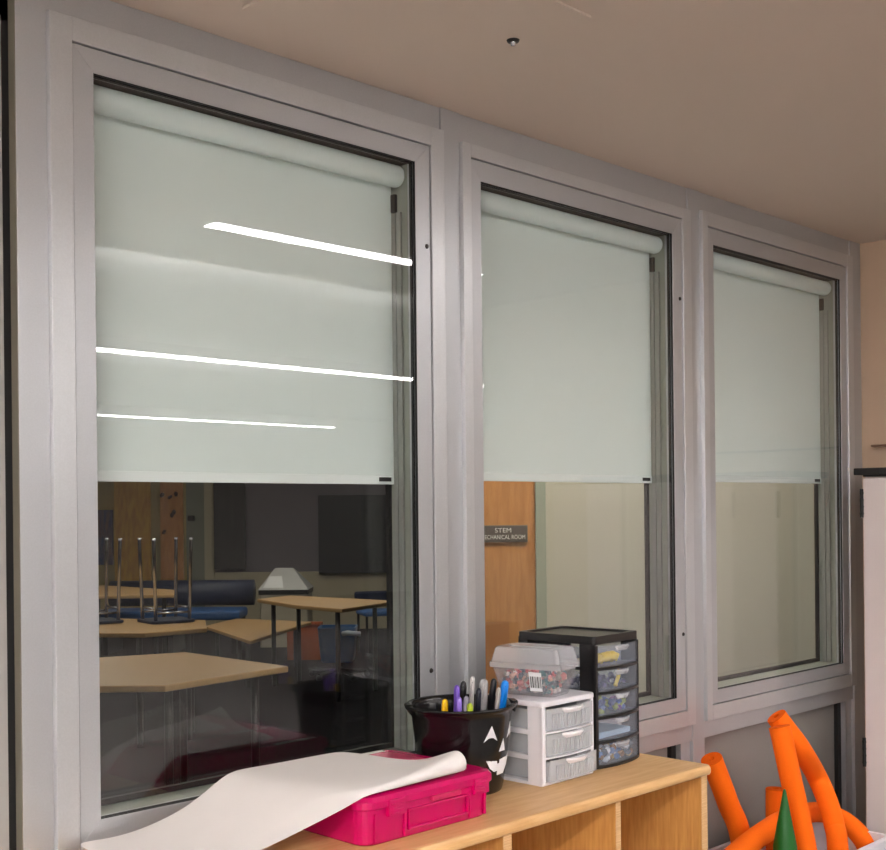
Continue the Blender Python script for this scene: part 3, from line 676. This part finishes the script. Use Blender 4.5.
def upturned(label, u, v, ox=0.):
    base = onz(u, v, .74)
    t = thing('upturned_chair', label, 'chair', (base.x, base.y, .742), YAW*-1+.62, 'chairs upturned on the table')
    MB().prism(rrect(-.16, .16, -.16, .16, .05), 0, .02).build('seat', NAVY, t, bevel=.006)
    for x in (-.135, .135):
        for y in (-.13, .13): MB().tube([(x*.9, y*.9, .02), (x, y, .56), (x, y, .58)], [.012, .012, .013], 10).build('leg', CHROME, t, smooth=True)
    m = MB()
    for x in (-.124, .124): m.tube([(x, -.12, .10), (x, .12, .10)], .008, 8)
    for y in (-.12, .12): m.tube([(-.124, y, .07), (.124, y, .07)], .008, 8)
    m.build('stretcher', CHROME, t, smooth=True)
upturned('chrome-legged chair upturned on the table, right of two', 166, 622)
upturned('chrome-legged chair upturned on the table, at the left edge of the glass', 95, 623)

# bench seat with bolster back
BDp = 13.0
def gz(u, d): p = fpt(u, d); return Vector((p.x, p.y, 0))
a, b = gz(105, BDp), gz(250, BDp); c = (a+b)/2; L = (b-a).length; ax = math.atan2((b-a).y, (b-a).x)
t = thing('padded_bench', 'dark blue padded bench with rolled back behind the tables', 'bench', c, ax)
zt = atd(200, 581, BDp).z; zb_ = atd(200, 607, BDp).z
MB().tube([(-L/2, .2, (zt+zb_)/2), (L/2, .2, (zt+zb_)/2)], (zt-zb_)/2, 20).build('bolster', NAVY, t, smooth=True)
MB().box(-L/2, L/2-.05, -.45, .1, .36, .46).build('seat', BLUE, t, bevel=.03, seg=3)
for x in (-L/2+.1, 0, L/2-.12):
    MB().box(x-.025, x+.025, -.4, .2, 0, .36).build('leg', BLKMET, t)
# pyramid lidded trash bin
D = 13.2; a, b = gz(257, D), gz(308, D); c = (a+b)/2; w = (b-a).length/2*1.0
ze = atd(283, 590, D).z; zp = atd(283, 569, D).z
t = thing('trash_bin', 'pale trash bin with metal pyramid lid beyond the glass', 'trash bin', c+fw*.25, -YAW)
MB().prism(rrect(-w*.94, w*.94, -w*.94, w*.94, .03), 0, ze-.05).build('body', mat('bin_body_beige', (176, 168, 150), .6), t)
MB().box(-w*.97, w*.97, -w*.97, w*.97, ze-.05, ze).build('collar', BLKMET, t)
MB().rings([[(-w, -w, ze), (w, -w, ze), (w, w, ze), (-w, w, ze)], [(-w*.45, -w*.06, zp), (w*.30, -w*.06, zp), (w*.30, w*.06, zp), (-w*.45, w*.06, zp)]]).build('pyramid_lid', GREYMET, t, bevel=.01)
MB().hexa([(-w*.80, -w*.93, ze+.025), (w*.0, -w*.93, ze+.025), (w*.0, -w*.90, ze+.025), (-w*.80, -w*.90, ze+.025), (-w*.60, -w*.45, ze+.145), (-w*.12, -w*.45, ze+.145), (-w*.12, -w*.42, ze+.145), (-w*.60, -w*.42, ze+.145)]).build('flap', mat('flap_white', (235, 235, 235), .3), t)
# orange crate
D = 12.0; a, b = gz(285, D), gz(318, D); c = (a+b)/2; w = (b-a).length/2; zt = atd(300, 625, D).z
t = thing('crate', 'orange brown crate on the carpet under the far table', 'crate', c+fw*.2, -YAW)
MB().rings([[(-w, -w, 0), (w, -w, 0), (w, w, 0), (-w, w, 0)], [(-w, -w, zt), (w, -w, zt), (w, w, zt), (-w, w, zt)], [(-w*.9, -w*.9, zt), (w*.9, -w*.9, zt), (w*.9, w*.9, zt), (-w*.9, w*.9, zt)], [(-w*.9, -w*.9, .02), (w*.9, -w*.9, .02), (w*.9, w*.9, .02), (-w*.9, w*.9, .02)]]).build('crate_body', mat('orange_crate', (176, 88, 44), .6), t, bevel=.01)
MB().box(-w-.005, w+.005, -w-.005, -w+.01, zt-.03, zt).build('rim', mat('crate_rim', (120, 60, 36), .6), t)
# blue tub on a wheeled base
D = 10.6; a, b = gz(316, D), gz(354, D); c = (a+b)/2; w = (b-a).length/2; zt = atd(335, 628, D).z; zl = atd(335, 663, D).z
t = thing('rolling_tub', 'blue plastic tub on a wheeled base beside the orange crate', 'tub', c+fw*.15, -YAW)
MB().rings([[(x, y, z) for x, y in rrect(-w*k, w*k, -w*k, w*k, .05)] for z, k in ((zl, .8), (zl+.02, .86), (zt-.03, 1.), (zt, 1.02), (zt, .94), (zl+.04, .8))]).build('tub_body', TEAL, t)
m = MB(); m.tube([(0, 0, .05), (0, 0, zl)], .025, 10); [m.tube([(0, 0, .07), (.26*math.cos(q), .26*math.sin(q), .05)], .016, 8) for q in (0.3, 1.55, 2.8, 4.1, 5.3)]
m.build('base', BLKMET, t)
for q in (0.3, 1.55, 2.8, 4.1, 5.3): MB().lump((.26*math.cos(q), .26*math.sin(q), .028), .028, 1, 10, 6).build('caster', BLKMET, t, smooth=True)
MB().tube([(w*.35, -w*1.02, zt-.05), (w*.6, -w*1.2, zt-.04), (w*1.3, -w*1.2, zt-.05)], .022, 8).build('handle', mat('pale_handle', (190, 205, 220), .3), t, smooth=True)
# blue chair at the right edge of the view
D = 12.6; c = gz(380, D)
t = thing('classroom_chair', 'dark blue chair at the right edge of the left window view', 'chair', c, -YAW+.3)
zt = atd(378, 592, D).z
MB().box(-.24, .24, .18, .22, zt-.16, zt).build('backrest', NAVY, t, bevel=.02)
MB().box(-.23, .23, -.22, .2, .40, .45).build('seat', BLUE, t, bevel=.02)
for x in (-.2, .2): MB().tube([(x, .2, 0), (x, .2, zt-.1)], .014, 8).build('leg', BLKMET, t); MB().tube([(x, -.19, 0), (x, -.19, .4)], .014, 8).build('leg', BLKMET, t)

# partition with the wooden door and its sign, facing the viewer
PD = 5.5
def ppt(u, d=PD): p = fpt(u, d); return Vector((p.x, p.y, 0))
pa, pb = ppt(428), ppt(905); pl = (pb-pa).length; pang = math.atan2((pb-pa).y, (pb-pa).x)
PM = Matrix.Translation(pa) @ Matrix.Rotation(pang, 4, 'Z')
def pu(u): return (ppt(u)-pa).length
def pbox(mb, x0, x1, y0, y1, z0, z1):
    return mb.hexa([tuple(PM @ Vector(q)) for q in ((x0, y0, z0), (x1, y0, z0), (x1, y1, z0), (x0, y1, z0), (x0, y0, z1), (x1, y0, z1), (x1, y1, z1), (x0, y1, z1))])
dx0, dx1 = .06, pu(535)
m = MB(); pbox(m, pu(545.5), pl+.2, 0, .12, 0, 2.9); pbox(m, 0, pu(545.5), 0, .12, 2.12, 2.9); pbox(m, 0, .02, 0, .12, 0, 2.12)
struct(m.build('wall_partition', PARTW), 'beige partition wall beyond the middle and right windows')
m = MB(); pbox(m, dx1, pu(545.5), -.02, .13, 0, 2.12); pbox(m, .02, .06, -.02, .13, 0, 2.12); pbox(m, .06, dx1, -.02, .13, 2.07, 2.12)
struct(m.build('trim_6', FRAMEG, bevel=.003), 'green grey door frame')
m = MB(); pbox(m, dx0, dx1, .01, .055, .01, 2.07); dr = struct(m.build('door_1', DOORW), 'wooden door seen through the middle window')
m = MB(); pbox(m, dx0, pu(508), .004, .0105, .10, atd(497, 622, PD).z); m.build('kick_panel', mat('door_kick_panel', (168, 108, 56), .5), dr)  # darker brown rectangle low on the door
zs1, zs0 = atd(505, 526, PD).z, atd(505, 541.5, PD).z; xs0, xs1 = pu(479), pu(526.5)
sg = thing('door_sign', 'dark grey door sign reading STEM MECHANICAL ROOM on the wooden door', 'sign', tuple(PM @ Vector(((xs0+xs1)/2, .0, (zs0+zs1)/2))), pang)
hw, hh = (xs1-xs0)/2, (zs1-zs0)/2
MB().box(-hw-.004, hw+.004, -.004, .010, -hh-.004, hh+.004).build('sign_frame', SIGNF, sg, bevel=.001)
MB().box(-hw, hw, -.007, -.003, -hh, hh).build('sign_plate', SIGNB, sg)
for txt, zc_, sz in (('STEM', hh*.42, hh*.78), ('MECHANICAL ROOM', -hh*.45, hh*.74)):
    c = bpy.data.curves.new('lettering', 'FONT'); c.body = txt; c.size = sz*1.05; c.align_x = 'CENTER'; c.align_y = 'CENTER'; c.extrude = .0008
    o = bpy.data.objects.new('lettering', c); COL.objects.link(o)
    dg = bpy.context.evaluated_depsgraph_get(); me = bpy.data.meshes.new_from_object(o.evaluated_get(dg))
    bpy.data.objects.remove(o); bpy.data.curves.remove(c)
    xs = [v.co.x for v in me.vertices]; wd = max(xs)-min(xs); lim = hw*1.84
    sx = min(1.15, lim/wd)
    me.transform(Matrix.Rotation(PI/2, 4, 'X') @ Matrix.Diagonal((sx, 1, 1, 1)))
    me.materials.clear(); me.materials.append(SIGNW); me.name = 'lettering'
    o = bpy.data.objects.new('lettering', me); COL.objects.link(o); o.parent = sg; o.location = (0, -.0078, zc_)
# unseen ceiling panels added to light the far room; the first brightens the partition
LF = emit('far_fill_diffuser', (255, 244, 230), 4)
LFB = emit('partition_fill_diffuser', (255, 246, 234), 7.5)
for i, (x, y) in enumerate(((2.5, .62), (3.0, 4.2), (5.5, 5.5), (4.0, 7.5), (6.8, 7.6), (1.5, 6.5))):
    t = thing('ceiling_light', 'unseen square ceiling panel added to light the room beyond the windows', 'ceiling light', (x, y, 2.9), 0, 'added ceiling panels of the far room')
    MB().box(-.32, .32, -.32, .32, -.008, 0).build('trim_frame', WHPL, t)
    MB().box(-.3, .3, -.3, .3, -.012, -.0081).build('diffuser', LFB if i == 0 else LF, t)

# ------------------------------------------------------------------ world and view
wd_ = bpy.data.worlds.new('world'); SC.world = wd_; wd_.use_nodes = True
wd_.node_tree.nodes['Background'].inputs[0].default_value = (.5, .48, .46, 1); wd_.node_tree.nodes['Background'].inputs[1].default_value = .02
SC.view_settings.view_transform = 'Standard'; SC.view_settings.look = 'None'
SC.view_settings.gamma = 1; SC.view_settings.use_curve_mapping = False; SC.view_settings.exposure = 2.32
SC.cycles.max_bounces = 12; SC.cycles.transparent_max_bounces = 32; SC.cycles.diffuse_bounces = 5
